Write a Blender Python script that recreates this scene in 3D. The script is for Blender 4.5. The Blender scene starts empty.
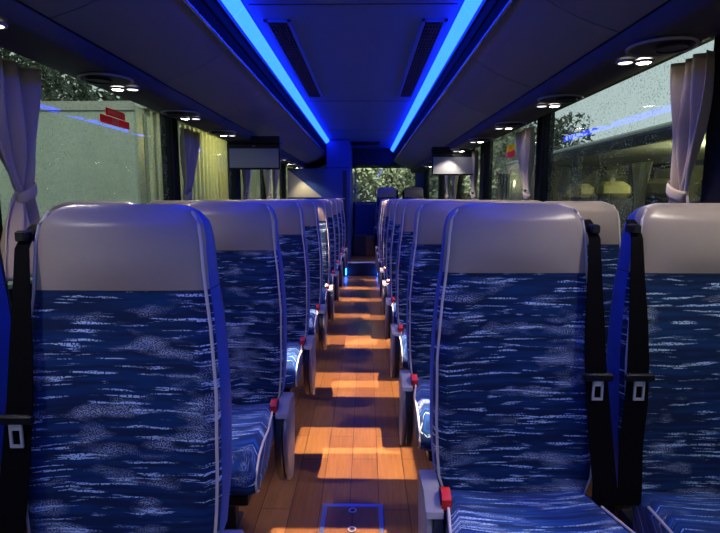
import bpy, math, random
from mathutils import Vector, Matrix
random.seed(7)
PI = math.pi
sc = bpy.context.scene
COL = sc.collection
CAMX, CAMZ = .062, 1.2

# ------------------------------------------------------------ mesh builder
class MB:
    def __init__(s): s.v = []; s.f = []; s.m = []; s.mi = 0
    def add(s, vs, fs):
        b = len(s.v); s.v += [tuple(v) for v in vs]
        for f in fs: s.f.append([b + i for i in f]); s.m.append(s.mi)
    def box(s, x0, x1, y0, y1, z0, z1, bev=0):
        if bev:
            e = bev
            rings = []
            for (z, i) in ((z0, e), (z0 + e, 0), (z1 - e, 0), (z1, e)):
                r = []
                for (cx, sx) in ((x0, 1), (x1, -1)):
                    pass
                xa, xb, ya, yb = x0 + i, x1 - i, y0 + i, y1 - i
                k = e * .7
                r = [(xa + k, ya, z), (xb - k, ya, z), (xb, ya + k, z), (xb, yb - k, z), (xb - k, yb, z), (xa + k, yb, z), (xa, yb - k, z), (xa, ya + k, z)]
                rings.append(r)
            s.loft(rings); return s
        vs = [(x, y, z) for x in (x0, x1) for y in (y0, y1) for z in (z0, z1)]
        s.add(vs, [(0, 1, 3, 2), (4, 6, 7, 5), (0, 4, 5, 1), (2, 3, 7, 6), (0, 2, 6, 4), (1, 5, 7, 3)]); return s
    def loft(s, rings, caps=True, closed=True):
        n = len(rings[0]); vs = [p for r in rings for p in r]; fs = []
        for i in range(len(rings) - 1):
            for j in range(n if closed else n - 1):
                k = (j + 1) % n
                fs.append((i * n + j, i * n + k, (i + 1) * n + k, (i + 1) * n + j))
        if caps and closed:
            fs.append(tuple(range(n - 1, -1, -1))); fs.append(tuple((len(rings) - 1) * n + j for j in range(n)))
        s.add(vs, fs); return s
    def tube(s, pts, r, n=8):
        pts = [Vector(p) for p in pts]; rings = []
        for i, p in enumerate(pts):
            t = (pts[min(i + 1, len(pts) - 1)] - pts[max(i - 1, 0)]).normalized()
            up = Vector((0, 0, 1)) if abs(t.z) < .9 else Vector((0, 1, 0))
            a = t.cross(up).normalized(); b = t.cross(a)
            rr = r[i] if isinstance(r, (list, tuple)) else r
            rings.append([p + (a * math.cos(2 * PI * k / n) + b * math.sin(2 * PI * k / n)) * rr for k in range(n)])
        s.loft(rings); return s
    def strap(s, pts, across, w, t):
        """flat band: pts centre line, across unit vector, w width, t thickness"""
        pts = [Vector(p) for p in pts]; A = Vector(across); rings = []
        for i, p in enumerate(pts):
            d = (pts[min(i + 1, len(pts) - 1)] - pts[max(i - 1, 0)]).normalized()
            nn = d.cross(A).normalized()
            ww = w[i] if isinstance(w, list) else w
            rings.append([p + A * ww / 2 + nn * t / 2, p - A * ww / 2 + nn * t / 2, p - A * ww / 2 - nn * t / 2, p + A * ww / 2 - nn * t / 2])
        s.loft(rings); return s
    def prism_x(s, prof, x0, x1, bev=0):
        """closed (y,z) profile pushed along x"""
        if bev:
            cy = sum(p[0] for p in prof) / len(prof); cz = sum(p[1] for p in prof) / len(prof)
            def sh(k): return [(cy + (y - cy) * k, cz + (z - cz) * k) for y, z in prof]
            sm = sh(1 - bev * 12)
            s.loft([[(x0, y, z) for y, z in sm], [(x0 + bev, y, z) for y, z in prof], [(x1 - bev, y, z) for y, z in prof], [(x1, y, z) for y, z in sm]])
        else: s.loft([[(x, y, z) for y, z in prof] for x in (x0, x1)])
        return s
    def prism_y(s, prof, y0, y1):
        s.loft([[(x, y, z) for x, z in prof] for y in (y0, y1)]); return s
    def disc(s, c, r, h, axis='z', n=24, rin=0):
        rings = []
        for (dz, rr) in ((0, r * .94), (h * .2, r), (h, r)):
            ring = []
            for k in range(n):
                a = 2 * PI * k / n; u, w = rr * math.cos(a), rr * math.sin(a)
                ring.append((c[0] + u, c[1] + w, c[2] + dz) if axis == 'z' else ((c[0] + dz, c[1] + u, c[2] + w) if axis == 'x' else (c[0] + u, c[1] + dz, c[2] + w)))
            rings.append(ring)
        s.loft(rings); return s
    def ring(s, c, r, t, n=32, m=8, flat=1.0):
        vs = []; fs = []
        for i in range(n):
            a = 2 * PI * i / n
            for j in range(m):
                b = 2 * PI * j / m; rr = r + t * math.cos(b)
                vs.append((c[0] + rr * math.cos(a), c[1] + rr * math.sin(a), c[2] + t * flat * math.sin(b)))
        for i in range(n):
            for j in range(m):
                i2 = (i + 1) % n; j2 = (j + 1) % m
                fs.append((i * m + j, i2 * m + j, i2 * m + j2, i * m + j2))
        s.add(vs, fs); return s
    def build(s, name, mats, parent=None, smooth=True, angle=35):
        me = bpy.data.meshes.new(name); me.from_pydata(s.v, [], s.f)
        if not isinstance(mats, (list, tuple)): mats = [mats]
        for m in mats: me.materials.append(m)
        for p, mi in zip(me.polygons, s.m): p.material_index = mi
        me.update()
        import bmesh
        bm = bmesh.new(); bm.from_mesh(me); bmesh.ops.recalc_face_normals(bm, faces=bm.faces); bm.to_mesh(me); bm.free()
        if smooth:
            me.shade_smooth(); me.set_sharp_from_angle(angle=math.radians(angle))
        o = bpy.data.objects.new(name, me); COL.objects.link(o)
        if parent: o.parent = parent
        return o

def tag(o, label=None, cat=None, group=None, kind=None):
    if label: o['label'] = label
    if cat: o['category'] = cat
    if group: o['group'] = group
    if kind: o['kind'] = kind
    return o
def empty(name, loc=(0, 0, 0), label=None, cat=None, group=None):
    o = bpy.data.objects.new(name, None); COL.objects.link(o); o.location = loc; o.empty_display_size = .1
    return tag(o, label, cat, group)
def kids(o): return [c for c in bpy.data.objects if c.parent == o]
def copy_tree(o, parent=None):
    c = o.copy(); COL.objects.link(c); c.parent = parent
    for ch in kids(o): copy_tree(ch, c)
    return c

# ------------------------------------------------------------ materials
def mat(name, color=(.5, .5, .5), rough=.5, metal=0, spec=.5, sheen=0, bump=None, emit=None, es=0, noise=None, coat=0):
    m = bpy.data.materials.new(name); m.use_nodes = True; nt = m.node_tree; b = nt.nodes['Principled BSDF']
    b.inputs['Base Color'].default_value = (*color, 1); b.inputs['Roughness'].default_value = rough
    b.inputs['Metallic'].default_value = metal; b.inputs['Specular IOR Level'].default_value = spec
    b.inputs['Sheen Weight'].default_value = sheen; b.inputs['Coat Weight'].default_value = coat
    if emit: b.inputs['Emission Color'].default_value = (*emit, 1); b.inputs['Emission Strength'].default_value = es
    tc = nt.nodes.new('ShaderNodeTexCoord')
    if noise:
        sc_, amt = noise
        n = nt.nodes.new('ShaderNodeTexNoise'); n.inputs['Scale'].default_value = sc_; n.inputs['Detail'].default_value = 5
        nt.links.new(tc.outputs['Object'], n.inputs['Vector'])
        mx = nt.nodes.new('ShaderNodeMix'); mx.data_type = 'RGBA'
        mx.inputs[6].default_value = (*[c * (1 - amt) for c in color], 1); mx.inputs[7].default_value = (*[min(1, c * (1 + amt)) for c in color], 1)
        nt.links.new(n.outputs['Fac'], mx.inputs[0]); nt.links.new(mx.outputs[2], b.inputs['Base Color'])
    if bump:
        sc_, st = bump
        n = nt.nodes.new('ShaderNodeTexNoise'); n.inputs['Scale'].default_value = sc_; n.inputs['Detail'].default_value = 3
        nt.links.new(tc.outputs['Object'], n.inputs['Vector'])
        bp = nt.nodes.new('ShaderNodeBump'); bp.inputs['Strength'].default_value = st; bp.inputs['Distance'].default_value = .002
        nt.links.new(n.outputs['Fac'], bp.inputs['Height']); nt.links.new(bp.outputs['Normal'], b.inputs['Normal'])
    return m

class N:
    """tiny node helper"""
    def __init__(s, m): s.nt = m.node_tree
    def n(s, t, **kw):
        x = s.nt.nodes.new(t)
        for k, v in kw.items(): setattr(x, k, v)
        return x
    def l(s, a, b): s.nt.links.new(a, b)
    def math(s, op, a, b=None, c=None, clamp=False):
        x = s.n('ShaderNodeMath', operation=op); x.use_clamp = clamp
        for i, v in enumerate((a, b, c)):
            if v is None: continue
            if isinstance(v, (int, float)): x.inputs[i].default_value = v
            else: s.l(v, x.inputs[i])
        return x.outputs[0]
    def comb(s, x, y, z):
        c = s.n('ShaderNodeCombineXYZ')
        for i, v in enumerate((x, y, z)):
            if isinstance(v, (int, float)): c.inputs[i].default_value = v
            else: s.l(v, c.inputs[i])
        return c.outputs[0]
    def noise(s, vec, scale=1, detail=2, rough=.5):
        n = s.n('ShaderNodeTexNoise'); n.inputs['Scale'].default_value = scale; n.inputs['Detail'].default_value = detail
        n.inputs['Roughness'].default_value = rough; s.l(vec, n.inputs['Vector']); return n.outputs['Fac']
    def step(s, v, a, b):
        m = s.n('ShaderNodeMapRange'); m.clamp = True; s.l(v, m.inputs[0]); m.inputs[1].default_value = a; m.inputs[2].default_value = b
        return m.outputs[0]
    def mix(s, f, a, b):
        m = s.n('ShaderNodeMix', data_type='RGBA')
        for i, v in ((0, f), (6, a), (7, b)):
            if isinstance(v, tuple): m.inputs[i].default_value = (*v, 1)
            elif isinstance(v, (int, float)): m.inputs[i].default_value = v
            else: s.l(v, m.inputs[i])
        return m.outputs[2]

def fabric_material(name, flat):
    m = mat(name, (.01, .03, .12), .75, sheen=.1, spec=.2); h = N(m); b = m.node_tree.nodes['Principled BSDF']
    tc = h.n('ShaderNodeTexCoord'); sx = h.n('ShaderNodeSeparateXYZ'); h.l(tc.outputs['Object'], sx.inputs[0])
    oi = h.n('ShaderNodeObjectInfo'); rnd = h.math('MULTIPLY', oi.outputs['Random'], 17.0)
    x = h.math('ADD', sx.outputs['X'], rnd)
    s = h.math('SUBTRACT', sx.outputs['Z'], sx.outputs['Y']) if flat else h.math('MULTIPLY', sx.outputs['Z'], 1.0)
    warp = h.noise(h.comb(h.math('MULTIPLY', x, 5), h.math('MULTIPLY', s, 7), 0), 1, 2)
    sw = h.math('ADD', s, h.math('MULTIPLY', warp, .022))
    # thin broken streaks
    st = h.noise(h.comb(h.math('MULTIPLY', x, 6 if flat else 10), h.math('MULTIPLY', sw, 85 if flat else 150), 3.3), 1, 2, .5)
    st = h.step(st, .58, .625)
    brk = h.step(h.noise(h.comb(h.math('MULTIPLY', x, 9), h.math('MULTIPLY', sw, 30), 9.1), 1, 1), .40, .50)
    jag = h.step(h.noise(h.comb(h.math('MULTIPLY', x, 260), h.math('MULTIPLY', sw, 320), 0), 1, 0), .36, .5)
    streak = h.math('MULTIPLY', h.math('MULTIPLY', st, brk), jag)
    # speckled soft swells
    pt = h.step(h.noise(h.comb(h.math('MULTIPLY', x, 8), h.math('MULTIPLY', sw, 24), 5.7), 1, 2), .55, .74)
    sp = h.step(h.noise(h.comb(h.math('MULTIPLY', x, 420), h.math('MULTIPLY', sw, 420), 1), 1, 0), .47, .60)
    sw2 = h.math('MULTIPLY', pt, sp)
    # mid blue bands over navy; cushion colours lifted for light from above
    bd = h.step(h.noise(h.comb(h.math('MULTIPLY', x, 5), h.math('MULTIPLY', sw, 75), 8.8), 1, 2), .42, .66)
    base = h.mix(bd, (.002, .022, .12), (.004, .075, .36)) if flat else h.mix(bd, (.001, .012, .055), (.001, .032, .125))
    c1 = h.mix(h.math('MULTIPLY', streak, .85), base, (.55, .76, 1.0))
    c2 = h.mix(h.math('MULTIPLY', sw2, .75), c1, (.68, .80, 1.0))
    h.l(c2, b.inputs['Base Color'])
    # quilting / weave bump
    w = h.noise(tc.outputs['Object'], 500, 1)
    bp = h.n('ShaderNodeBump'); bp.inputs['Strength'].default_value = .25; bp.inputs['Distance'].default_value = .001; h.l(w, bp.inputs['Height']); h.l(bp.outputs['Normal'], b.inputs['Normal'])
    return m

def wood_floor_material():
    m = mat('wood_plank_floor', (.4, .18, .07), .38, coat=.15); h = N(m); b = m.node_tree.nodes['Principled BSDF']
    tc = h.n('ShaderNodeTexCoord'); sx = h.n('ShaderNodeSeparateXYZ'); h.l(tc.outputs['Object'], sx.inputs[0])
    br = h.n('ShaderNodeTexBrick'); br.offset = .37; br.offset_frequency = 2
    h.l(h.comb(sx.outputs['Y'], sx.outputs['X'], 0), br.inputs['Vector'])
    br.inputs['Scale'].default_value = 1; br.inputs['Brick Width'].default_value = .62; br.inputs['Row Height'].default_value = .115
    br.inputs['Mortar Size'].default_value = .0018; br.inputs['Mortar Smooth'].default_value = .1; br.inputs['Bias'].default_value = 0
    br.inputs['Color1'].default_value = (.27, .105, .035, 1); br.inputs['Color2'].default_value = (.40, .175, .06, 1); br.inputs['Mortar'].default_value = (.06, .02, .01, 1)
    g = h.noise(h.comb(h.math('MULTIPLY', sx.outputs['X'], 70), h.math('MULTIPLY', sx.outputs['Y'], 5), 0), 1, 5, .65)
    g = h.step(g, .3, .75)
    mx = h.n('ShaderNodeMix', data_type='RGBA', blend_type='MULTIPLY'); mx.inputs[0].default_value = .6
    h.l(br.outputs['Color'], mx.inputs[6]); h.l(h.mix(g, (.35, .30, .26), (1, 1, 1)), mx.inputs[7]); h.l(mx.outputs[2], b.inputs['Base Color'])
    return m

def glass_material(name, tint=(.86, .92, .90), drops=.35, scale=75):
    m = bpy.data.materials.new(name); m.use_nodes = True; nt = m.node_tree; nt.nodes.clear(); h = N(m)
    out = h.n('ShaderNodeOutputMaterial'); tr = h.n('ShaderNodeBsdfTransparent'); tr.inputs[0].default_value = (*tint, 1)
    gl = h.n('ShaderNodeBsdfGlossy'); gl.inputs['Roughness'].default_value = .02
    fr = h.n('ShaderNodeLayerWeight'); fr.inputs[0].default_value = .5; fz = h.math('ADD', h.math('MULTIPLY', h.math('POWER', fr.outputs['Facing'], 5.0), .42), .02)
    mx = h.n('ShaderNodeMixShader'); h.l(fz, mx.inputs[0]); h.l(tr.outputs[0], mx.inputs[1]); h.l(gl.outputs[0], mx.inputs[2])
    tc = h.n('ShaderNodeTexCoord')
    # rain drops: refracting beads
    vo = h.n('ShaderNodeTexVoronoi'); vo.inputs['Scale'].default_value = scale; h.l(tc.outputs['Object'], vo.inputs['Vector'])
    big = h.noise(tc.outputs['Object'], 9, 3)
    d = h.math('SUBTRACT', 1.0, h.step(vo.outputs['Distance'], .10, .42))
    sel = h.n('ShaderNodeSeparateColor'); h.l(vo.outputs['Color'], sel.inputs[0])
    d = h.math('MULTIPLY', d, h.step(sel.outputs[0], .30, .45))
    d = h.math('MULTIPLY', d, h.step(big, .30, .60))
    d = h.math('MULTIPLY', d, drops)
    bp = h.n('ShaderNodeBump'); bp.inputs['Strength'].default_value = 1; bp.inputs['Distance'].default_value = .01; h.l(vo.outputs['Distance'], bp.inputs['Height'])
    rf = h.n('ShaderNodeBsdfTranslucent'); rf.inputs[0].default_value = (.8, .85, .82, 1); h.l(bp.outputs['Normal'], rf.inputs['Normal'])
    gd = h.n('ShaderNodeBsdfGlossy'); gd.inputs['Roughness'].default_value = .15; h.l(bp.outputs['Normal'], gd.inputs['Normal'])
    dm = h.n('ShaderNodeMixShader'); dm.inputs[0].default_value = .35; h.l(rf.outputs[0], dm.inputs[1]); h.l(gd.outputs[0], dm.inputs[2])
    m2 = h.n('ShaderNodeMixShader'); h.l(d, m2.inputs[0]); h.l(mx.outputs[0], m2.inputs[1]); h.l(dm.outputs[0], m2.inputs[2])
    h.l(m2.outputs[0], out.inputs['Surface'])
    return m

def leaf_material(name, c1, c2):
    m = mat(name, c1, .7); h = N(m); b = m.node_tree.nodes['Principled BSDF']
    tc = h.n('ShaderNodeTexCoord'); n = h.noise(tc.outputs['Object'], 6, 4)
    h.l(h.mix(h.step(n, .35, .65), c1, c2), b.inputs['Base Color']); return m

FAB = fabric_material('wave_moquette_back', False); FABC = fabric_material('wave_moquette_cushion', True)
VELVET = mat('blue_velvet', (.002, .060, .42), .6, sheen=.1, noise=(30, .25))
LEATHER = mat('beige_leather', (.32, .26, .225), .33, bump=(260, .12), noise=(6, .06), spec=.5)
PIPING = mat('cream_piping', (.62, .56, .52), .5)
BELT = mat('black_webbing', (.002, .002, .003), .8, bump=(400, .3), spec=.08)
BPLASTIC = mat('black_plastic', (.006, .006, .010), .4, spec=.3)
DARKIN = mat('dark_navy_plastic', (.018, .022, .04), .32)
GPLASTIC = mat('grey_plastic', (.26, .25, .29), .42)
CREAMP = mat('cream_plastic', (.55, .48, .44), .5)
RED = mat('red_button', (.75, .03, .02), .3)
STEEL = mat('brushed_steel', (.75, .75, .78), .45, metal=.7)
CHROME = mat('polished_rail', (.45, .45, .5), .22, metal=1)
RACKM = mat('charcoal_rack_panel', (.17, .21, .25), .55, bump=(180, .15))
RACKD = mat('dark_rack_core', (.008, .008, .012), .45, spec=.3)
FASC = mat('matt_black_fascia', (.0025, .0025, .004), .8, spec=.1)
SERV = mat('dark_service_panel', (.045, .043, .05), .6, spec=.3)
CEIL = mat('blue_tinted_ceiling_vinyl', (.055, .18, .46), .6, bump=(220, .2))  # blue glow of the light strips is partly put into this colour
SEAMM = mat('dark_seam', (.02, .02, .03), .6)
WALLM = mat('black_wall_trim', (.005, .006, .010), .6, spec=.2)
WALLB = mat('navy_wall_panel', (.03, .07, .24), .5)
FLOORM = wood_floor_material()
SIDEFLOOR = mat('dark_side_panel', (.02, .02, .03), .6)
GLASSL = glass_material('rainy_glass_left', (.88, .92, .86), .9, 85)
GLASSR = glass_material('rainy_glass_right', (.90, .94, .92), .75, 85)
GLASSB = glass_material('rainy_glass_rear', (.80, .84, .78), .7, 50)
CURT = mat('beige_curtain', (.52, .41, .31), .85, sheen=.2, bump=(60, .3))
CURTD = mat('mauve_grey_curtain', (.42, .35, .27), .85, sheen=.2, bump=(60, .3))
LEDM = mat('led_diffuser', (.1, .2, .8), .4, emit=(.004, .028, 1.0), es=16)
STEPL = mat('step_light', (.1, .2, .8), .4, emit=(.01, .12, 1.0), es=22)
LENS = mat('lamp_lens_bright', (.9, .9, .9), .3, emit=(1, .93, .82), es=30)
LENS2 = mat('lamp_lens_dim', (.9, .9, .9), .3, emit=(1, .90, .80), es=2.2)
SCREEN = mat('screen_glass', (.28, .28, .30), .38, spec=.6)
HATCHM = mat('dark_hatch_panel', (.10, .045, .03), .4)
BLUEMET = mat('hatch_frame_metal', (.45, .50, .65), .42, metal=1)

# ------------------------------------------------------------ seat
def lerp_tab(tab, z):
    for (a, va), (b, vb) in zip(tab, tab[1:]):
        if z <= b:
            t = (z - a) / (b - a); t = max(0, min(1, t)); return va + (vb - va) * t
    return tab[-1][1]
WT = [(.44, .178), (.50, .198), (.60, .206), (.80, .205), (.95, .192), (1.015, .182), (1.08, .177), (1.13, .174), (1.155, .167), (1.172, .153), (1.181, .135), (1.187, .110)]
TT = [(.44, .10), (.7, .125), (.95, .115), (1.10, .105), (1.15, .088), (1.175, .060), (1.187, .030)]
def yc(z):            # centre line of the backrest
    y = .065 + max(0, z - .44) * .115
    if z > 1.0: y -= (z - 1.0) * .10
    return y
def back_ring(z, extra=0):
    w = lerp_tab(WT, z); t = lerp_tab(TT, z) / 2; y0 = yc(z); r = min(.028, t * .8); ring = []; side = []
    if z > 1.15: r = min(t * .95, .03)
    nF = 14
    for i in range(nF + 1):                                   # front face left to right
        u = -1 + 2 * i / nF; x = u * (w - r)
        if z < 1.0: bul = .008 * max(0, (abs(u) - .45) / .55) ** 1.5 * (1 if z > .55 else 0) - .006 * math.cos(u * PI / 2)
        else: bul = .014 * math.cos(u * PI / 2) * (1 if z < 1.16 else .3)
        if z < 1.0: bul *= min(1, (1.0 - z) / .12)
        else: bul *= min(1, (z - 1.0) / .05)
        ring.append((x, y0 - t - bul, z)); side.append(0)
    for k in range(1, 5):
        a = -PI / 2 + k / 5 * PI / 2; ring.append((w - r + r * math.cos(a), y0 - t + r + r * math.sin(a), z)); side.append(0 if k < 4 else 1)
    ring.append((w, y0 - t + r, z)); side.append(1)
    ring.append((w, y0 + t - r, z)); side.append(2)
    for k in range(1, 4):
        a = k / 4 * PI / 2; ring.append((w - r + r * math.cos(a), y0 + t - r + r * math.sin(a), z)); side.append(2)
    for i in range(7):
        ring.append(((w - r) * (1 - 2 * i / 6), y0 + t, z)); side.append(2)
    for k in range(1, 4):
        a = PI / 2 + k / 4 * PI / 2; ring.append((-w + r + r * math.cos(a), y0 + t - r + r * math.sin(a), z)); side.append(2 if k < 3 else 1)
    ring.append((-w, y0 + t - r, z)); side.append(1)
    ring.append((-w, y0 - t + r, z)); side.append(0)
    for k in range(1, 4):
        a = PI + k / 4 * PI / 2; ring.append((-w + r + r * math.cos(a), y0 - t + r + r * math.sin(a), z)); side.append(0)
    return ring, side
def frange(a, b, n): return [a + (b - a) * i / (n - 1) for i in range(n)]
def back_mesh(z0, z1, n, zs=None, topcap=True):
    mb = MB(); rings = []; side = None
    for z in (zs or frange(z0, z1, n)):
        r, side = back_ring(z); rings.append(r)
    m = len(rings[0]); b = 0; mb.v = [p for r in rings for p in r]
    for i in range(len(rings) - 1):
        for j in range(m):
            k = (j + 1) % m; mb.f.append([i * m + j, i * m + k, (i + 1) * m + k, (i + 1) * m + j]); mb.m.append(side[j])
    mb.f.append(list(range(m - 1, -1, -1))); mb.m.append(0)
    mb.f.append([(len(rings) - 1) * m + j for j in range(m)]); mb.m.append(0)
    return mb
def front_edge(z, sgn, out=.004):
    w = lerp_tab(WT, z); t = lerp_tab(TT, z) / 2; r = min(.028, t * .8)
    a = PI / 4; return (sgn * (w - r + (r + out * .3) * math.cos(a)), yc(z) - t + r - (r + out * .3) * math.sin(a), z)

def cushion_mesh(hw=.182):
    prof = [(.02, .462), (-.06, .478), (-.16, .492), (-.26, .506), (-.34, .508), (-.40, .494), (-.437, .465), (-.452, .43), (-.446, .40), (-.42, .388), (-.30, .385), (-.15, .375), (0, .365)]
    cy, cz = -.22, .44; mb = MB(); rings = []
    for u in [-1, -.985, -.95, -.88, -.7, -.45, -.2, 0, .2, .45, .7, .88, .95, .985, 1]:
                e = max(0, (abs(u) - .86) / .14); rings.append([(u * (hw + .024 * max(0, min(1, (-.11 - y) / .1))), cy + (y - cy) * (1 - .03 * e * e), cz + (z - cz) * (1 - .20 * e * e) + (.010 * abs(u) ** 2 if z > .45 and abs(u) < .9 else 0)) for y, z in prof])
    mb.loft(rings); return mb, prof

def make_seat(sgn, kind):
    """sgn=+1: seat right of the aisle. kind aisle/window. origin on the floor below the bight, facing -Y"""
    root = empty('coach_seat')
    ais = -sgn                                   # direction towards the aisle
    inner = sgn if kind == 'aisle' else -sgn      # side of the belt
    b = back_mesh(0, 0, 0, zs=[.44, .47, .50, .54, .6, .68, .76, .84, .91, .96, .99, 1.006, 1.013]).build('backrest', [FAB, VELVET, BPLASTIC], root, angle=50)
    hd = back_mesh(0, 0, 0, zs=[1.015, 1.02, 1.035, 1.06, 1.09, 1.12, 1.14, 1.153, 1.163, 1.172, 1.178, 1.183, 1.187]).build('headrest', [LEATHER, VELVET, BPLASTIC], root, angle=60)
    p = MB()
    for s in (-1, 1): p.tube([front_edge(z, s) for z in [.455, .5, .56, .64, .72, .80, .88, .94, 1.0, 1.06, 1.11, 1.145, 1.163, 1.172]], .0034, 7)
    p.build('piping', PIPING, root)
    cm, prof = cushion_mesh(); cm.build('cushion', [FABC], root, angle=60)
    cp = MB()
    for s in (-1, 1):
        cp = MB(); cp.tube([(s * (.181 + .024 * max(0, min(1, (-.11 - y) / .1))), -.22 + (y + .22) * .985, .44 + (z - .44) * .88 + .003) for y, z in prof[1:10]], .0034, 7); cp.build('cushion_piping', PIPING, root)
    fr = MB(); fr.box(-.17, .17, -.40, .10, .335, .372, .006); fr.build('seat_pan', BPLASTIC, root)
    lg = MB(); lg.box(-.03, .03, -.30, -.25, .012, .34, .004); lg.box(-.03, .03, -.02, .03, .012, .34, .004); lg.box(-.035, .035, -.33, .08, 0, .014, .003)
    lg.build('pedestal', SIDEFLOOR, root)
    if kind == 'aisle':
        xo = ais * .236; xi = ais * .194                    # outer and inner face of the console
        shell = [(.10, .42), (.085, .478), (-.03, .486), (-.075, .468), (-.10, .41), (-.10, .34), (-.075, .27), (-.03, .205), (.02, .185), (.055, .22), (.075, .30)]
        a, c = sorted((xo, xo - ais * .016)); m = MB(); m.prism_x(shell, a, c, .003)
        a2, c2 = sorted((xo, xi)); m.prism_x([(.095, .458), (.085, .486), (-.03, .497), (-.082, .472), (-.088, .459), (-.03, .480)], a2, c2, .002)
        cs = m.build('side_console', GPLASTIC, root)
        ins = [(.06, .45), (-.03, .478), (-.085, .455), (-.115, .40), (-.113, .33), (-.088, .26), (-.04, .21), (0, .21), (.04, .28)]
        a3, c3 = sorted((xi, xo - ais * .017)); MB().prism_x(ins, a3, c3, .003).build('console_insert', DARKIN, cs)
        ba, bb = sorted((ais * .235, ais * .172)); 
        bk = MB(); bk.box(ais * .187 - .016, ais * .187 + .016, -.055, .0, .452, .468, .003); stalk = bk.build('buckle_stalk', CREAMP, root)
        x = ais * .187
        q = MB(); q.prism_x([(-.040, .458), (-.062, .460), (-.070, .497), (-.055, .510), (-.036, .508), (-.030, .48)], x - .013, x + .013, .002)
        q.mi = 1; q.prism_x([(-.064, .468), (-.0735, .472), (-.0755, .498), (-.058, .5135), (-.040, .5115), (-.045, .504)], x - .011, x + .011, .001)
        q.build('buckle', [BPLASTIC, RED], root)
    # belt
    def fy(z): return yc(z) - lerp_tab(TT, z) / 2
    xs = [(1.145, .180, .030), (1.13, .182, .006), (1.10, .184, -.010), (1.0, .184, -.020), (.9, .183, -.022), (.8, .184, -.023), (.7, .190, -.024), (.6, .200, -.026), (.5, .206, -.040), (.46, .210, -.045)]
    m = MB(); m.strap([(inner * x, fy(z) + d, z) for z, x, d in xs], (1, 0, 0), [.022, .024, .028, .036, .046, .052, .056, .058, .058, .058], .003)
    bl = m.build('seat_belt', BELT, root)
    MB().box(inner * .186 - .010, inner * .186 + .010, fy(1.1) - .014, fy(1.1) + .03, 1.112, 1.136, .004).build('belt_guide', BPLASTIC, bl)
    z = .77; y = fy(z) - .033; x = inner * .186
    t = MB(); t.box(x - .036, x + .036, y - .007, y + .006, z - .011, z + .009, .004)
    t.build('belt_stopper', BPLASTIC, bl)
    t = MB(); t.box(x - .013, x - .008, y - .004, y, z - .054, z - .006); t.box(x + .008, x + .013, y - .004, y, z - .054, z - .006); t.box(x - .013, x + .013, y - .004, y, z - .022, z - .006); t.box(x - .013, x + .013, y - .004, y, z - .058, z - .052)
    t.build('belt_tongue', STEEL, bl)
    if kind == 'window':
        MB().box(sgn * .19 - .012, sgn * .19 + .012, -.20, -.02, .30, .372, .004).build('wall_bracket', SIDEFLOOR, root)
    return root

SX = {'aisle': .439, 'window': .911}
ORD = ['front', 'second', 'third', 'fourth', 'fifth', 'sixth', 'seventh', 'eighth', 'ninth']
proto = {}
for sgn in (-1, 1):
    for kind in ('aisle', 'window'):
        proto[sgn, kind] = make_seat(sgn, kind)
first_used = set()
def place_seat(sgn, kind, y, z, label, group):
    if (sgn, kind) in first_used: o = copy_tree(proto[sgn, kind])
    else: o = proto[sgn, kind]; first_used.add((sgn, kind))
    o.location = (sgn * SX[kind], y, z); tag(o, label, 'coach seat', group); return o
PITCH = .80
for sgn, y0, nm in ((-1, .945, 'left'), (1, 1.20, 'right')):
    for k in range(9):
        for kind in ('aisle', 'window'):
            side = 'aisle' if kind == 'aisle' else 'window'
            if k == 0: lab = f'blue wave-patterned {side} seat with beige headrest, nearest row {nm} of the aisle'
            elif k == 8: lab = f'blue {side} seat with beige headrest, farthest level row {nm} of the aisle'
            else: lab = f'blue patterned {side} seat with beige headrest, {ORD[k]} row from camera, {nm} of aisle'
            place_seat(sgn, kind, y0 + PITCH * k, 0, lab, f'seats {nm} of the aisle')
place_seat(1, 'aisle', 9.25, .205, 'raised rear seat by the aisle with headrest standing above the row in front', 'raised rear seats')
place_seat(1, 'window', 9.25, .205, 'raised rear seat next to the right wall under the rear window', 'raised rear seats')

# ------------------------------------------------------------ room shell
Y0, Y1, WX, ZC = -1.9, 10.2, 1.2, 2.10
def struct(o): o['kind'] = 'structure'; return o
struct(MB().box(-WX, WX, Y0, 7.95, -.06, 0).build('floor', FLOORM, smooth=False))
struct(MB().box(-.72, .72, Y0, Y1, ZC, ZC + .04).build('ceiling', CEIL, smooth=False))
wins = [(-1.5, 1.45), (1.75, 3.38), (3.47, 4.98), (5.15, 6.50), (6.75, 7.95), (8.10, 9.9)]
for sgn, nm, G in ((-1, 'left', GLASSL), (1, 'right', GLASSR)):
    m = MB(); a, b = sorted((sgn * WX, sgn * (WX + .06)))
    m.box(a, b, Y0, Y1, -.06, .88); m.box(a, b, Y0, Y1, 1.74, 2.14)
    edges = [Y0] + [v for w in wins for v in w] + [Y1]
    for i in range(0, len(edges), 2): m.box(a, b, edges[i], edges[i + 1], .88, 1.74)
    struct(m.build('wall_' + nm, WALLM, smooth=False))
    for i, (ya, yb) in enumerate(wins):
        g = MB().box(sgn * (WX + .028) - .003, sgn * (WX + .028) + .003, ya, yb, .88, 1.74).build('window_%d' % (i + 1 + (6 if sgn > 0 else 0)), G, smooth=False)
        struct(g)
    # pillar covers
    for i, (ya, yb) in enumerate([(1.45, 1.75), (3.38, 3.47), (4.98, 5.15), (6.50, 6.75), (7.95, 8.08)]):
        pa, pb = sorted((sgn * WX, sgn * (WX - .022)))
        struct(MB().box(pa, pb, ya, yb, .86, 1.738, .006).build('trim_%d' % (i + 1 + (5 if sgn > 0 else 0)), WALLM))
    # low side heater panel
    pa, pb = sorted((sgn * WX, sgn * (WX - .035)))
    struct(MB().box(pa, pb, Y0 + .02, 7.9, 0, .22, .01).build('baseboard_' + nm, SIDEFLOOR))
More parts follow.
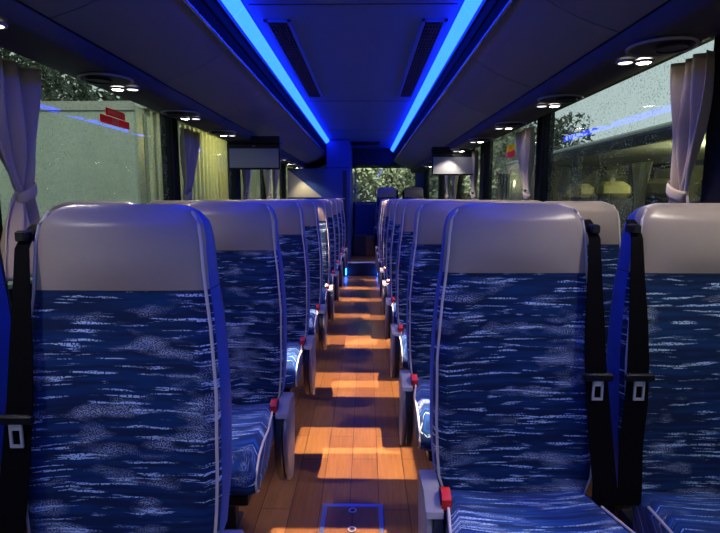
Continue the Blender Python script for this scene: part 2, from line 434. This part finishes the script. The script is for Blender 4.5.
# rear wall with window opening
m = MB(); xa, xb, za, zb = -.205, 1.02, 1.13, 1.78
m.box(-WX, WX, Y1, Y1 + .06, -.06, za); m.box(-WX, WX, Y1, Y1 + .06, zb, 2.14); m.box(-WX, xa, Y1, Y1 + .06, za, zb); m.box(xb, WX, Y1, Y1 + .06, za, zb)
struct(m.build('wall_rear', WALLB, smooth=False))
struct(MB().box(xa, xb, Y1 + .025, Y1 + .031, za, zb).build('window_13', GLASSB, smooth=False))
struct(MB().box(-.17, .72, 9.75, 10.19, 1.80, 2.10, .01).build('trim_11', SIDEFLOOR))
# front bulkhead behind the camera with windscreen
m = MB(); m.box(-WX, WX, Y0 - .06, Y0, -.06, .9); m.box(-WX, WX, Y0 - .06, Y0, 1.9, 2.14); m.box(-WX, -1.1, Y0 - .06, Y0, .9, 1.9); m.box(1.1, WX, Y0 - .06, Y0, .9, 1.9)
struct(m.build('wall_front', WALLM, smooth=False))
struct(MB().box(-1.1, 1.1, Y0 - .035, Y0 - .029, .9, 1.9).build('window_14', GLASSR, smooth=False))
# raised rear floor
struct(MB().box(-WX, WX, 7.95, Y1, -.06, .20).build('floor_rear', [FLOORM], smooth=False))
t = tag(MB().box(-.27, .27, 7.925, 7.95, .0, .205, .004).build('step_riser', SIDEFLOOR), 'dark riser of the step at the far end of the aisle', 'step')
tag(MB().box(-.27, .27, 7.90, 7.985, .20, .212, .004).build('step_nosing', STEEL), 'metal nosing strip on the edge of the rear step', 'step edge')
for s, nm in ((-1, 'left'), (1, 'right')):
    tag(MB().box(s * .25 - .012, s * .25 + .012, 7.86, 7.895, .02, .12, .004).build('step_light', STEPL), f'small glowing blue floor light at the {nm} end of the rear step', 'light', 'blue step lights')
hs = empty('engine_cover', (0, 0, 0), 'dark boxy engine cover with wooden side standing at the end of the aisle', 'cover')
MB().box(-.16, .06, 8.95, 9.6, .20, .54, .01).build('cover_body', DARKIN, hs)
MB().box(.062, .20, 8.95, 9.6, .20, .51, .008).build('wooden_panel', FLOORM, hs)
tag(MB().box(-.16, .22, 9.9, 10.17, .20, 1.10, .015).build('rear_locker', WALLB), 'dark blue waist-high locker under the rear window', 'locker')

# toilet cubicle
cb = empty('toilet_cubicle', (0, 0, 0), 'dark blue washroom cubicle filling the rear left corner beside the rear window', 'cubicle')
MB().box(-1.165, -.19, 8.12, 10.15, .20, 1.66, .01).build('cubicle_wall', WALLB, cb)
MB().box(-.555, -.19, 8.12, 9.7, 1.662, 2.09, .01).build('upper_wall', WALLB, cb)
MB().box(-.30, -.24, 8.112, 8.12, .25, 1.62).build('door_edge', SIDEFLOOR, cb)
MB().tube([(-.36, 8.10, 1.19), (-.27, 8.10, 1.19)], .006).build('door_handle', STEEL, cb)
tri = MB(); tri.loft([[(x, y, z) for x, z in ((-1.16, 1.21), (-.62, 1.21), (-.88, 1.42), (-1.16, 1.64))] for y in (8.095, 8.115)])
tri.build('beige_panel', mat('beige_panel', (.62, .55, .34), .5), cb, smooth=False)
tag(MB().box(-.155, -.125, 10.12, 10.19, 1.10, 1.76, .004).build('grab_pole', mat('white_trim', (.6, .6, .62), .4)), 'pale upright strip along the left edge of the rear window', 'trim strip')

# ------------------------------------------------------------ ceiling details
for i, y in enumerate((-.2, 2.55, 4.98, 7.05)):
    struct(MB().box(-.49, .49, y - .004, y + .004, ZC - .003, ZC).build('trim_%d' % (20 + i), SEAMM, smooth=False))
def grille(x0, x1, y0, y1, label):
    r = empty('air_vent', ((x0 + x1) / 2, (y0 + y1) / 2, ZC), label, 'air vent', 'ceiling air vents')
    w, l = (x1 - x0) / 2, (y1 - y0) / 2
    m = MB(); e = .018
    m.box(-w, w, -l, -l + e, -.012, 0); m.box(-w, w, l - e, l, -.012, 0); m.box(-w, -w + e, -l, l, -.012, 0); m.box(w - e, w, -l, l, -.012, 0)
    m.build('frame', CEIL, r, smooth=False)
    MB().box(-w + e, w - e, -l + e, l - e, -.002, 0).build('backing', RACKD, r, smooth=False)
    m = MB(); n = 5 if w < .2 else 4
    for i in range(1, n + 1):
        x = -w + e + (2 * w - 2 * e) * i / (n + 1); m.box(x - .003, x + .003, -l + e, l - e, -.012, -.002)
    ny = int(l * 2 / .06)
    for i in range(1, ny):
        y = -l + 2 * l * i / ny; m.box(-w + e, w - e, y - .004, y + .004, -.009, -.002)
    m.build('slat', SERV, r, smooth=False)
grille(-.46, -.325, 2.75, 4.75, 'long slatted air vent in the blue-lit ceiling, left of centre')
grille(.345, .475, 2.75, 4.75, 'long slatted air vent in the blue-lit ceiling, right of centre')
grille(-.30, .30, 8.35, 9.0, 'wide dark vent in the ceiling near the rear window')

# ------------------------------------------------------------ luggage racks
PROF = [(.597, 1.90), (.590, 1.897), (.576, 1.894), (.566, 1.885), (.580, 1.868), (.62, 1.838), (.70, 1.792), (.79, 1.755), (.875, 1.728)]
def offset_prof(p, d):
    out = []
    for i, (x, z) in enumerate(p):
        a = Vector(p[max(i - 1, 0)]); b = Vector(p[min(i + 1, len(p) - 1)]); t = (b - a).normalized(); out.append((x + -t.y * d * -1, z + t.x * d * 1)) if False else out.append((x + (-t.y) * -d * -1, z + t.x * d))
    return out
PIN = [(x + (.018 if i < 4 else .01), z + (.004 if i < 4 else .02)) for i, (x, z) in enumerate(PROF)]
for sgn, nm in ((-1, 'left'), (1, 'right')):
    r = empty('luggage_rack', (sgn * .88, (Y0 + 9.7) / 2, 1.66), f'charcoal overhead luggage rack running along the {nm} wall above the windows', 'luggage rack', 'overhead racks')
    M_ = Matrix.Translation(-r.location)
    def addp(mb, name, mat_, sm=True):
        o = mb.build(name, mat_, r, smooth=sm, angle=40); o.matrix_local = M_; return o
    core = MB(); core.prism_y([(sgn * x, z) for x, z in [(.61, 2.095), (.605, 1.93), (.60, 1.885), (.64, 1.852), (.72, 1.806), (.80, 1.770), (.885, 1.742), (1.18, 1.742), (1.18, 2.095)]], Y0 + .03, 9.68)
    addp(core, 'rack_core', RACKD, False)
    fa = MB(); fa.prism_y([(sgn * x, z) for x, z in [(.597, 2.098), (.576, 2.098), (.573, 2.03), (.568, 2.025), (.568, 1.96), (.572, 1.955), (.572, 1.90), (.590, 1.90)]], Y0 + .035, 9.67)
    addp(fa, 'rack_fascia', FASC, False)
    yedges = [Y0 + .03]
    y = -.95 if sgn < 0 else -.80
    while y < 9.6: yedges.append(y); y += .85
    yedges.append(9.68)
    for ya, yb in zip(yedges, yedges[1:]):
        f = MB(); f.prism_y([(sgn * x, z) for x, z in PROF] + [(sgn * x, z) for x, z in reversed(PIN)], ya + .003, yb - .003)
        addp(f, 'rack_flap', RACKM)
    sv = MB(); sv.prism_y([(sgn * x, z) for x, z in [(.878, 1.722), (.886, 1.676), (.900, 1.664), (1.062, 1.660), (1.078, 1.668), (1.09, 1.74), (.89, 1.74)]], Y0 + .03, 9.68)
    addp(sv, 'service_panel', SERV)
    addp(MB().tube([(sgn * .562, y, 1.872) for y in frange(Y0 + .04, 9.66, 30)], .0075, 10), 'rail', CHROME)
    # LED strip
    led = empty('led_strip', (sgn * .545, 0, 2.03), f'glowing blue light strip along the {nm} edge of the ceiling', 'light strip', 'blue ceiling light strips')
    yy = Y0 + .1
    while yy < 9.5:
        ye = min(yy + .43, 9.6)
        d = MB(); d.prism_y([(sgn * x_, z_) for x_, z_ in [(-.040, .052), (-.038, .040), (-.028, .026), (-.012, .012), (.004, .004), (.012, .004), (-.028, .054)]], yy + .004, ye - .004)
        d.build('diffuser', LEDM, led); yy += .43
    ch = MB(); ch.prism_y([(sgn * -.034, .0545), (sgn * .014, .0035), (sgn * .016, -.014), (sgn * .030, -.014), (sgn * .030, .0695), (sgn * -.034, .0695)], Y0 + .08, 9.62);  # outer lip added to keep strip light off the rack
    ch.build('channel', RACKD, led)

# ------------------------------------------------------------ reading lights
def lamp_unit(sgn):
    r = empty('reading_light')
    MB().ring((0, -.16, -.003), .095, .006, flat=.8).build('panel_rim', GPLASTIC, r)
    m = MB(); m.disc((0, -.16, -.004), .092, .004, n=32); m.build('panel', SERV, r)
    m = MB(); m.disc((sgn * .02, -.18, -.012), .045, .010, n=24); m.ring((sgn * .02, -.18, -.012), .045, .004); sp = m.build('speaker', RACKD, r)
    for x, mt, nm in ((sgn * .031, LENS, 'bright_lens'), (-sgn * .031, LENS2, 'lens')):
        m = MB(); m.disc((x, 0, -.010), .023, .006, n=20); l = m.build('lamp_lens', mt, r)
        MB().ring((x, 0, -.006), .025, .005, n=24).build('bezel', GPLASTIC, l)
    return r
SPOTS = []
lamp_rows = {-1: [1.42 + .81 * k for k in range(-3, 9)], 1: [1.82 + .83 * k for k in range(-4, 8)]}
for sgn, nm in ((-1, 'left'), (1, 'right')):
    base = lamp_unit(sgn); ys = lamp_rows[sgn]; vis = 0
    for i, y in enumerate(ys):
        o = base if i == 0 else copy_tree(base)
        o.location = (sgn * (.965 if sgn > 0 else .95), y, 1.660)
        SPOTS.append((sgn, y))
        if y < 1.2: lab = f'round reading light panel with two bulbs, {nm} rack, above or behind the camera'
        else:
            vis += 1
            w = ['nearest in view', 'second in view', 'third in view', 'fourth in view', 'fifth in view', 'sixth in view', 'seventh in view', 'eighth in view', 'ninth in view'][vis - 1]
            lab = f'twin-bulb reading light under the {nm} luggage rack, {w} from the camera'
        tag(o, lab, 'reading light', f'reading lights, {nm} rack' + (' near camera' if y < 1.2 else ''))

def spot(loc, target, power, color=(1, .9, .76), size=110, blend=.5, rad=.012):
    l = bpy.data.lights.new('reading_or_fill_spot', 'SPOT'); l.energy = power; l.color = color; l.spot_size = math.radians(size); l.spot_blend = blend; l.shadow_soft_size = rad
    o = bpy.data.objects.new('reading_or_fill_spot', l); COL.objects.link(o); o.location = loc
    o.rotation_euler = (Vector(target) - Vector(loc)).to_track_quat('-Z', 'Y').to_euler(); return o
for sgn, y in SPOTS:
    spot((sgn * .922, y, 1.642), (sgn * .62, y, 0), 10, size=104, blend=.6)
    spot((sgn * 1.007, y, 1.642), (-sgn * .12, y, 0), 30, color=(1, .88, .66), size=20, blend=.22)

# added warm spots without fixtures, making the lit bands on the aisle floor
AISLE = {-1: [2.22, 3.14, 4.16, 5.10, 6.0, 6.8, 7.5], 1: [1.60, 2.44, 3.30, 4.27, 5.18, 6.06, 6.85]}
for sgn in (-1, 1):
    for y in AISLE[sgn]:
        o = spot((sgn * .50, y, 2.015), (-sgn * .02, y, 0), 520 if y < 4.5 else 300, color=(1, .74, .43), size=18, blend=.05, rad=.006)
        o.name = 'added_aisle_spot'; o.data.use_nodes = True      # mask shapes the added beam into a rectangle
        h = N(o.data); em = o.data.node_tree.nodes['Emission']; tc = h.n('ShaderNodeTexCoord'); sx = h.n('ShaderNodeSeparateXYZ'); h.l(tc.outputs['Normal'], sx.inputs[0])
        zz = h.math('ABSOLUTE', sx.outputs['Z']); mu = h.math('DIVIDE', h.math('ABSOLUTE', sx.outputs['X']), zz); mv = h.math('DIVIDE', h.math('ABSOLUTE', sx.outputs['Y']), zz)
        wy = .066 if y < 4.5 else .050
        f = h.math('MULTIPLY', h.step(mu, wy + .003, wy - .003), h.step(mv, .122, .114)); h.l(f, em.inputs['Strength'])

# ------------------------------------------------------------ drop-down monitors
def monitor(xc, y, w, z0, z1, sgn, label):
    r = empty('drop_down_monitor', (xc, y, z1), label, 'monitor', 'drop-down monitors')
    hh = z1 - z0
    MB().box(-w / 2, w / 2, 0, .035, -hh, -.028, .006).build('housing', BPLASTIC, r)
    MB().box(-w / 2 + .012, w / 2 - .012, -.004, .0, -hh + .014, -.068).build('screen', SCREEN, r, smooth=False)
    MB().box(-w / 2 - .005, w / 2 + .005, -.02, .09, -.028, .03, .008).build('hinge_bracket', BPLASTIC, r)
    MB().box(-.012, .012, -.006, -.003, -.050, -.044).build('sensor', GPLASTIC, r, smooth=False)
monitor(-.865, 4.33, .43, 1.435, 1.672, -1, 'grey drop-down monitor hanging below the left luggage rack')
monitor(.93, 5.24, .42, 1.425, 1.672, 1, 'grey drop-down monitor hanging below the right luggage rack')

# ------------------------------------------------------------ curtains
def curtain(sgn, y0, y1, tie_y, label, cm, ztie=1.22, depth=.045, thw=.034):
    root = empty('window_curtain', (sgn * 1.148, (y0 + y1) / 2, .9), label, 'curtain', 'tied-back window curtains')
    nz, ny = 40, 60; vs = []; fs = []; c0 = (y0 + y1) / 2; hw = (y1 - y0) / 2
    for i in range(nz):
        z = 1.655 - (1.655 - .92) * i / (nz - 1)
        if z > ztie: t = (z - ztie) / (1.655 - ztie); k = math.sin(min(1, t * 1.15) * PI / 2) ** .8
        else: t = (ztie - z) / (ztie - .92); k = min(1, t * 1.2) ** .7 * .85
        c = tie_y + (c0 - tie_y) * k; h = thw + (hw - thw) * k; amp = depth * (.35 + .65 * k)
        for j in range(ny):
            u = -1 + 2 * j / (ny - 1)
            ph = u * PI * 3.5 + .6 * math.sin(z * 5 + u * 2)
            vs.append((-sgn * (amp * (.5 + .5 * math.sin(ph)) + .012 * math.sin(z * 14 + u * 5) * (1 - k * .5)) + sgn * .012, c + h * u - c0, z - .9))
    for i in range(nz - 1):
        for j in range(ny - 1): fs.append((i * ny + j, i * ny + j + 1, (i + 1) * ny + j + 1, (i + 1) * ny + j))
    mb = MB(); mb.add(vs, fs); o = mb.build('cloth', cm, root, angle=180)
    md = o.modifiers.new('Solidify', 'SOLIDIFY'); md.thickness = .003
    rg = []
    for z, kk in ((ztie - .022, 1.0), (ztie - .012, 1.12), (ztie + .012, 1.12), (ztie + .022, 1.0)):
        rg.append([(-sgn * .012 + .026 * kk * math.cos(a), tie_y - c0 + (thw + .006) * kk * math.sin(a), z - .9 + .02 * math.sin(a)) for a in [2 * PI * q / 20 for q in range(20)]])
    mb = MB(); mb.loft(rg, caps=False); t = mb.build('tie_back', cm, root, angle=60)
    md = t.modifiers.new('Solidify', 'SOLIDIFY'); md.thickness = .003
curtain(-1, 1.62, 1.95, 1.82, 'pale beige tied curtain at the nearest left window', CURT)
curtain(1, 1.68, 1.88, 1.81, 'pale beige tied curtain at the nearest right window', CURT)
for sgn, nm in ((-1, 'left'), (1, 'right')):
    for i, (a, b, t) in enumerate([(3.41, 3.74, 3.48), (5.10, 5.46, 5.18), (6.18, 6.48, 6.42), (6.77, 7.1, 6.85), (8.0, 8.09, 8.04)][:4]):
        curtain(sgn, a, b, t, f'mauve-grey tied curtain behind the {["second", "third", "fourth", "fifth"][i] if i != 2 else "fourth"} {nm} window pillar' if i not in (2, 3) else (f'tied curtain just in front of the fourth {nm} window pillar' if i == 2 else f'tied curtain just behind the fourth {nm} window pillar'), CURTD)

# ------------------------------------------------------------ window stickers
def text_obj(s, size, mat_, parent, M):
    c = bpy.data.curves.new('lettering', 'FONT'); c.body = s; c.size = size; c.extrude = .0004; c.align_x = 'CENTER'; c.align_y = 'CENTER'
    o = bpy.data.objects.new('lettering', c); COL.objects.link(o); bpy.context.view_layer.update()
    me = bpy.data.meshes.new_from_object(o); bpy.data.objects.remove(o); o = bpy.data.objects.new('lettering', me); COL.objects.link(o)
    me.materials.clear(); me.materials.append(mat_); o.parent = parent; o.matrix_local = M; return o
def film(name, c):
    m = mat(name, c, .5); h = N(m); out = m.node_tree.nodes['Material Output']; t = h.n('ShaderNodeBsdfTranslucent'); t.inputs[0].default_value = (*c, 1)
    x = h.n('ShaderNodeMixShader'); x.inputs[0].default_value = .6; h.l(m.node_tree.nodes['Principled BSDF'].outputs[0], x.inputs[1]); h.l(t.outputs[0], x.inputs[2]); h.l(x.outputs[0], out.inputs[0]); return m
WHITE = film('sticker_white', (.9, .75, .75)); REDS = film('sticker_red', (1, .05, .12)); YEL = film('sticker_yellow', (.95, .75, .06))
st = empty('window_sticker', (-1.219, 2.67, 1.625), 'red lettered emergency sticker at the top of the nearest left window', 'sticker')
ML = Matrix.Rotation(PI / 2, 4, 'Z') @ Matrix.Rotation(PI / 2, 4, 'X')
def plate(x, pts, mat_, name, par):
    m = MB(); m.prism_x(pts, x, x + .001); return m.build(name, mat_, par, smooth=False)
plate(0, [(-.135, -.022), (.175, -.022), (.175, -.060), (-.135, -.060)], REDS, 'lower_band', st)
plate(0, [(-.075, .018), (.13, .018), (.13, -.018), (-.075, -.018)], REDS, 'upper_band', st)
text_obj('EMERGENCY', .03, WHITE, st, Matrix.Translation((.003, .027, 0)) @ ML)
text_obj('EXIT', .036, WHITE, st, Matrix.Translation((.003, .02, -.041)) @ ML)
st = empty('window_sticker', (1.219, 4.22, 1.60), 'small yellow and red sticker at the top of the second right window', 'sticker')
plate(-.001, [(-.11, .02), (.11, .02), (.11, -.03), (-.11, -.03)], YEL, 'yellow_field', st)
plate(-.001, [(-.11, -.03), (.11, -.03), (.11, -.075), (-.11, -.075)], REDS, 'red_field', st)
MR = Matrix.Rotation(-PI / 2, 4, 'Z') @ Matrix.Rotation(PI / 2, 4, 'X')
text_obj('EXIT', .04, REDS, st, Matrix.Translation((-.003, 0, -.005)) @ MR)

# ------------------------------------------------------------ floor hatch
h_ = empty('floor_hatch', (.012, 1.70, 0), 'framed metal floor hatch with ring pulls in the middle of the aisle', 'hatch')
w, l, e = .118, .19, .018
m = MB(); m.box(-w, w, -l, -l + e, 0, .006, .002); m.box(-w, w, l - e, l, 0, .006, .002); m.box(-w, -w + e, -l + e, l - e, 0, .006, .002); m.box(w - e, w, -l + e, l - e, 0, .006, .002)
m.build('frame', BLUEMET, h_)
MB().box(-w + e, w - e, -l + e, l - e, 0, .003).build('panel', FLOORM, h_, smooth=False)
for yy in (.145, .03): MB().ring((0, yy, .006), .013, .003, flat=.6, n=20).build('ring_pull', STEEL, h_)

# ------------------------------------------------------------ outside
ASPH = mat('wet_asphalt', (.07, .075, .075), .25, noise=(3, .4)); SHED = mat('pale_green_cladding', (.46, .48, .34), .6, noise=(2, .12)); TRAIL = mat('grey_green_box_body', (.34, .39, .33), .5, noise=(1.2, .35))
m = MB(); m.box(-40, 40, -20, 60, -1.5, -1.4); g = m.build('ground', ASPH, smooth=False); struct(g)
# left: box container end facing the camera, long corrugated side running away
sh = empty('corrugated_shed', (-2.62, 6.36, -1.4), 'long pale green corrugated shed seen through the left windows', 'shed')
m = MB(); n = 60; prof = []
yy = 0; k = 0; pts = []
while yy < 12:
    for dy, dx in ((0, 0), (.09, 0), (.11, .035), (.18, .035)): pts.append((dx, yy + dy))
    yy += .20
pts.append((0, 12.0)); pts += [(-3.5, 12.0), (-3.5, 0)]
m.loft([[(x, y, 0) for x, y in pts], [(x, y, 3.66) for x, y in pts]]); m.build('cladding', SHED, sh, smooth=False)
MB().box(-3.6, .10, -.04, 12.1, 3.66, 3.73, .01).build('roof_edge', mat('pale_trim', (.5, .52, .46), .6), sh)
MB().box(.04, .07, 3.0, 5.2, .1, 3.05).build('shutter_door', mat('yellow_green_shutter', (.50, .48, .22), .6), sh, smooth=False)
tr = empty('box_trailer', (-4.53, 6.08, -1.4), 'large grey-green box trailer parked beside the left windows, rain streaked', 'trailer')
MB().box(-2.4, 1.93, .0, .22, .8, 3.68, .03).build('box_body', TRAIL, tr)
MB().box(-2.4, 1.93, -.03, .0, 3.60, 3.70).build('top_rail', mat('trailer_rail', (.32, .33, .30), .5), tr, smooth=False)
for x in (-1.9, -1.0, .9, 1.5): MB().disc((x, .03, .45), .45, .18, axis='y', n=28).build('wheel', BPLASTIC, tr)
MB().box(-2.3, 1.8, .05, .2, .55, .8).build('chassis', BPLASTIC, tr, smooth=False)
# trees
def tree_mesh(seed, h, r, nl, leaf, base=.25):
    rd = random.Random(seed); mb = MB(); cl = []
    for _ in range(16):
        a = rd.uniform(0, 2 * PI); q = rd.uniform(0, .75) * r; cl.append((q * math.cos(a), q * math.sin(a), h * rd.uniform(base + .1, .88), r * rd.uniform(.3, .5)))
    for _ in range(nl):
        c = rd.choice(cl); d = Vector((rd.gauss(0, 1), rd.gauss(0, 1), rd.gauss(0, 1))).normalized() * c[3] * rd.uniform(.6, 1.05)
        p = Vector(c[:3]) + d; a = Vector((rd.gauss(0, 1), rd.gauss(0, 1), rd.gauss(0, 1))).normalized(); b = a.orthogonal().normalized(); s = leaf * rd.uniform(.6, 1.3)
        mb.add([p - a * s, p + b * s * .5, p + a * s, p - b * s * .5], [(0, 1, 2, 3)])
    return mb, cl
LEAFA = leaf_material('grey_green_leaves', (.045, .06, .035), (.13, .155, .09)); LEAFB = leaf_material('pale_olive_leaves', (.20, .22, .13), (.60, .62, .46)); BARK = mat('bark', (.08, .06, .045), .9)
def tree(x, y, h, r, lm, label, seed, nl=5200, leaf=.10, name='tree'):
    o = empty(name, (x, y, -1.4), label, 'tree' if name == 'tree' else 'bush', 'trees outside the coach')
    mb, cl = tree_mesh(seed, h, r, nl, leaf); mb.build('foliage', lm, o, smooth=False)
    t = MB(); t.tube([(0, 0, 0), (.03, .02, h * .3), (-.03, 0, h * .6), (0, 0, h * .85)], [.16, .12, .07, .02], 10)
    for c in cl[:9]: t.tube([(0, 0, h * .35), (c[0] * .6, c[1] * .6, (h * .35 + c[2]) / 2), c[:3]], [.06, .035, .012], 6)
    t.build('trunk', BARK, o)
tree(-10.2, 15, 7.8, 2.3, LEAFA, 'dark tree above the trailer roof, at the left edge of the nearest left window', 1)
tree(-6.9, 15.5, 7.4, 2.2, LEAFA, 'bushy dark tree above the trailer roof in the middle of the nearest left window', 2)
tree(-6.2, 21, 8.0, 1.9, LEAFA, 'dark tree above the shed corner, by the red sticker', 3)
for i, (x, y, lm, lab) in enumerate([(-1.2, 16, LEAFB, 'pale olive tree at the left of the rear window'), (.9, 17, LEAFB, 'pale olive tree behind the middle of the rear window'), (2.9, 16, LEAFA, 'darker tree behind the right side of the rear window')]):
    tree(x, y, 5.2, 1.7, lm, lab, 11 + i, 5200, .09)
tree(3.75, 14.5, 5.6, 1.2, LEAFB, 'olive tree seen through the second right window', 21, 4200, .10)
tree(6.3, 18.5, 5.6, 1.6, LEAFA, 'dark tree seen through the farther right windows', 22, 4200, .10)
HEDGE = MB(); rd = random.Random(5)
for _ in range(14000):
    p = Vector((rd.uniform(-6, 9), 19 + rd.uniform(-.5, .9), rd.uniform(-1.4, 3.0))); a = Vector((rd.gauss(0, 1), rd.gauss(0, 1), rd.gauss(0, 1))).normalized(); b = a.orthogonal().normalized(); s = .14
    HEDGE.add([p - a * s, p + b * s * .6, p + a * s, p - b * s * .6], [(0, 1, 2, 3)])
tag(HEDGE.build('hedge', LEAFB, smooth=False), 'dense pale hedge closing the view behind the rear window', 'hedge')

# right: dark parked coach with its own seats and curtain showing
COACH = mat('dark_coach_paint', (.03, .035, .04), .2, coat=.5); OLIVE = mat('olive_headrest', (.27, .25, .12), .6); TINT = glass_material('tinted_coach_glass', (.80, .84, .74), .12, 60)
pc = empty('parked_coach', (2.45, 1.2, -1.4), 'dark coach parked alongside, seen through the right windows with its roof edge against the sky', 'coach')
L = 7.8; W = 2.4; H = 3.14
m = MB(); m.box(0, .06, 0, L, .35, 2.15); m.box(0, .06, 0, L, 3.06, H); m.box(W - .06, W, 0, L, .35, 2.15); m.box(W - .06, W, 0, L, 3.06, H)
m.box(0, W, 0, .06, .35, H); m.box(0, W, L - .06, L, .35, H); m.box(0, W, 0, L, .35, .45); m.box(.06, W - .06, .06, L - .06, .90, .975)
for y in (0, 1.9, 4.75, 6.55, L - .3): m.box(0, .06, y, y + .14, 2.15, 3.06); m.box(W - .06, W, y, y + .14, 2.15, 3.06)
m.build('body', COACH, pc, smooth=False)
MB().box(0, W, 0, L, H, H + .06, .02).build('roof', mat('coach_roof_trim', (.40, .42, .36), .5), pc)
MB().box(.02, .025, .1, L - .1, 2.15, 3.06).build('window_glass', TINT, pc, smooth=False)
MB().box(W - .03, W - .025, .1, L - .1, 2.15, 3.06).build('far_window_glass', mat('olive_far_glass', (.38, .37, .18), .5), pc, smooth=False)
for y in (.9, L - 1.6):
    MB().disc((-.05, y, .5), .5, .3, axis='x', n=28).build('wheel', BPLASTIC, pc)
for y in (2.5, 3.55, 4.5, 5.4):
    for x in (.33, .80):
        s = empty('passenger_seat', (2.45 + x, 1.2 + y, -.42), ('dark seat with olive headrest inside the parked coach, ' + {2.5: 'nearest', 3.55: 'second', 4.5: 'third', 5.4: 'farthest'}[y] + ' row, ' + ('by its window' if x < .5 else 'by its aisle')), 'seat', 'seats inside the parked coach')
        m = MB(); 
        for z0, z1, hw in ((.9, 1.62, .19),): m.box(-hw, hw, 0, .12, z0, z1, .03)
        m.build('backrest', DARKIN, s); MB().box(-.17, .17, -.01, .12, 1.62, 1.80, .05).build('headrest', OLIVE, s)
        MB().box(-.19, .19, -.42, .10, .75, .92, .03).build('cushion', DARKIN, s); MB().box(-.05, .05, -.25, -.1, 0, .75).build('pedestal', DARKIN, s, smooth=False)
cc = curtain  # same kind of curtain hangs in the parked coach
m = MB(); vs = []; fs = []
for i in range(16):
    z = 1.52 - i * .045; hw = .15 - .09 * math.sin(min(1, i / 9) * PI / 2) + (.05 * (i - 9) / 6 if i > 9 else 0)
    for j in range(30): u = -1 + 2 * j / 29; vs.append((2.56 + .02 * math.sin(u * 12), 4.78 + hw * u, z))
for i in range(15):
    for j in range(29): fs.append((i * 30 + j, i * 30 + j + 1, (i + 1) * 30 + j + 1, (i + 1) * 30 + j))
m.add(vs, fs); o = m.build('window_curtain', CURT, None, angle=180); o.modifiers.new('Solidify', 'SOLIDIFY').thickness = .003
tag(o, 'gathered pale curtain inside the parked coach window on the right', 'curtain')

# ------------------------------------------------------------ lights outside / world
def point(loc, e, c, rad=.1):
    l = bpy.data.lights.new('lamp', 'POINT'); l.energy = e; l.color = c; l.shadow_soft_size = rad
    o = bpy.data.objects.new('lamp', l); COL.objects.link(o); o.location = loc
sl = spot((-1.9, 2.2, 4.6), (-4.2, 5.6, 1.2), 420, color=(.95, 1, .88), size=80, blend=.6, rad=.2); sl.name = 'added_outdoor_fill'  # added fill brightening the trailer and shed, no such source in view
sl = spot((1.2, 11.6, 4.2), (.6, 17, 0), 1500, color=(.95, 1, .85), size=90, blend=.6, rad=.2); sl.name = 'added_outdoor_fill'  # added fill brightening the trees and hedge behind the rear window
point((-1.7, 8.8, 2.2), 60, (1, .82, .25), .08)       # yard lamp shining on the shed
point((3.6, 5.2, 1.55), 75, (1, .88, .6), .08)         # added unseen light, brightens the inside of the parked coach
w = bpy.data.worlds.new('overcast'); sc.world = w; w.use_nodes = True; nt = w.node_tree
bg = nt.nodes['Background']; tcn = nt.nodes.new('ShaderNodeTexCoord'); sp_ = nt.nodes.new('ShaderNodeSeparateXYZ'); cr = nt.nodes.new('ShaderNodeValToRGB')
nt.links.new(tcn.outputs['Generated'], sp_.inputs[0]); nt.links.new(sp_.outputs['Z'], cr.inputs[0]); nt.links.new(cr.outputs[0], bg.inputs[0])
cr.color_ramp.elements[0].color = (.40, .47, .47, 1); cr.color_ramp.elements[1].color = (.26, .33, .38, 1); bg.inputs[1].default_value = 1.4

# ------------------------------------------------------------ camera
cam = bpy.data.cameras.new('camera'); co = bpy.data.objects.new('camera', cam); COL.objects.link(co); sc.camera = co
cam.sensor_width = 36; cam.lens = 515 / 720 * 36; cam.clip_start = .02; cam.clip_end = 200
co.location = (CAMX, 0, CAMZ); co.rotation_euler = (math.radians(90 - 7.58), 0, math.radians(.67))
sc.view_settings.view_transform = 'Standard'; sc.view_settings.look = 'None'; sc.view_settings.gamma = 1; sc.view_settings.exposure = .12
sc.cycles.use_denoising = True; sc.cycles.max_bounces = 8; sc.cycles.transparent_max_bounces = 16; sc.cycles.sample_clamp_indirect = 4
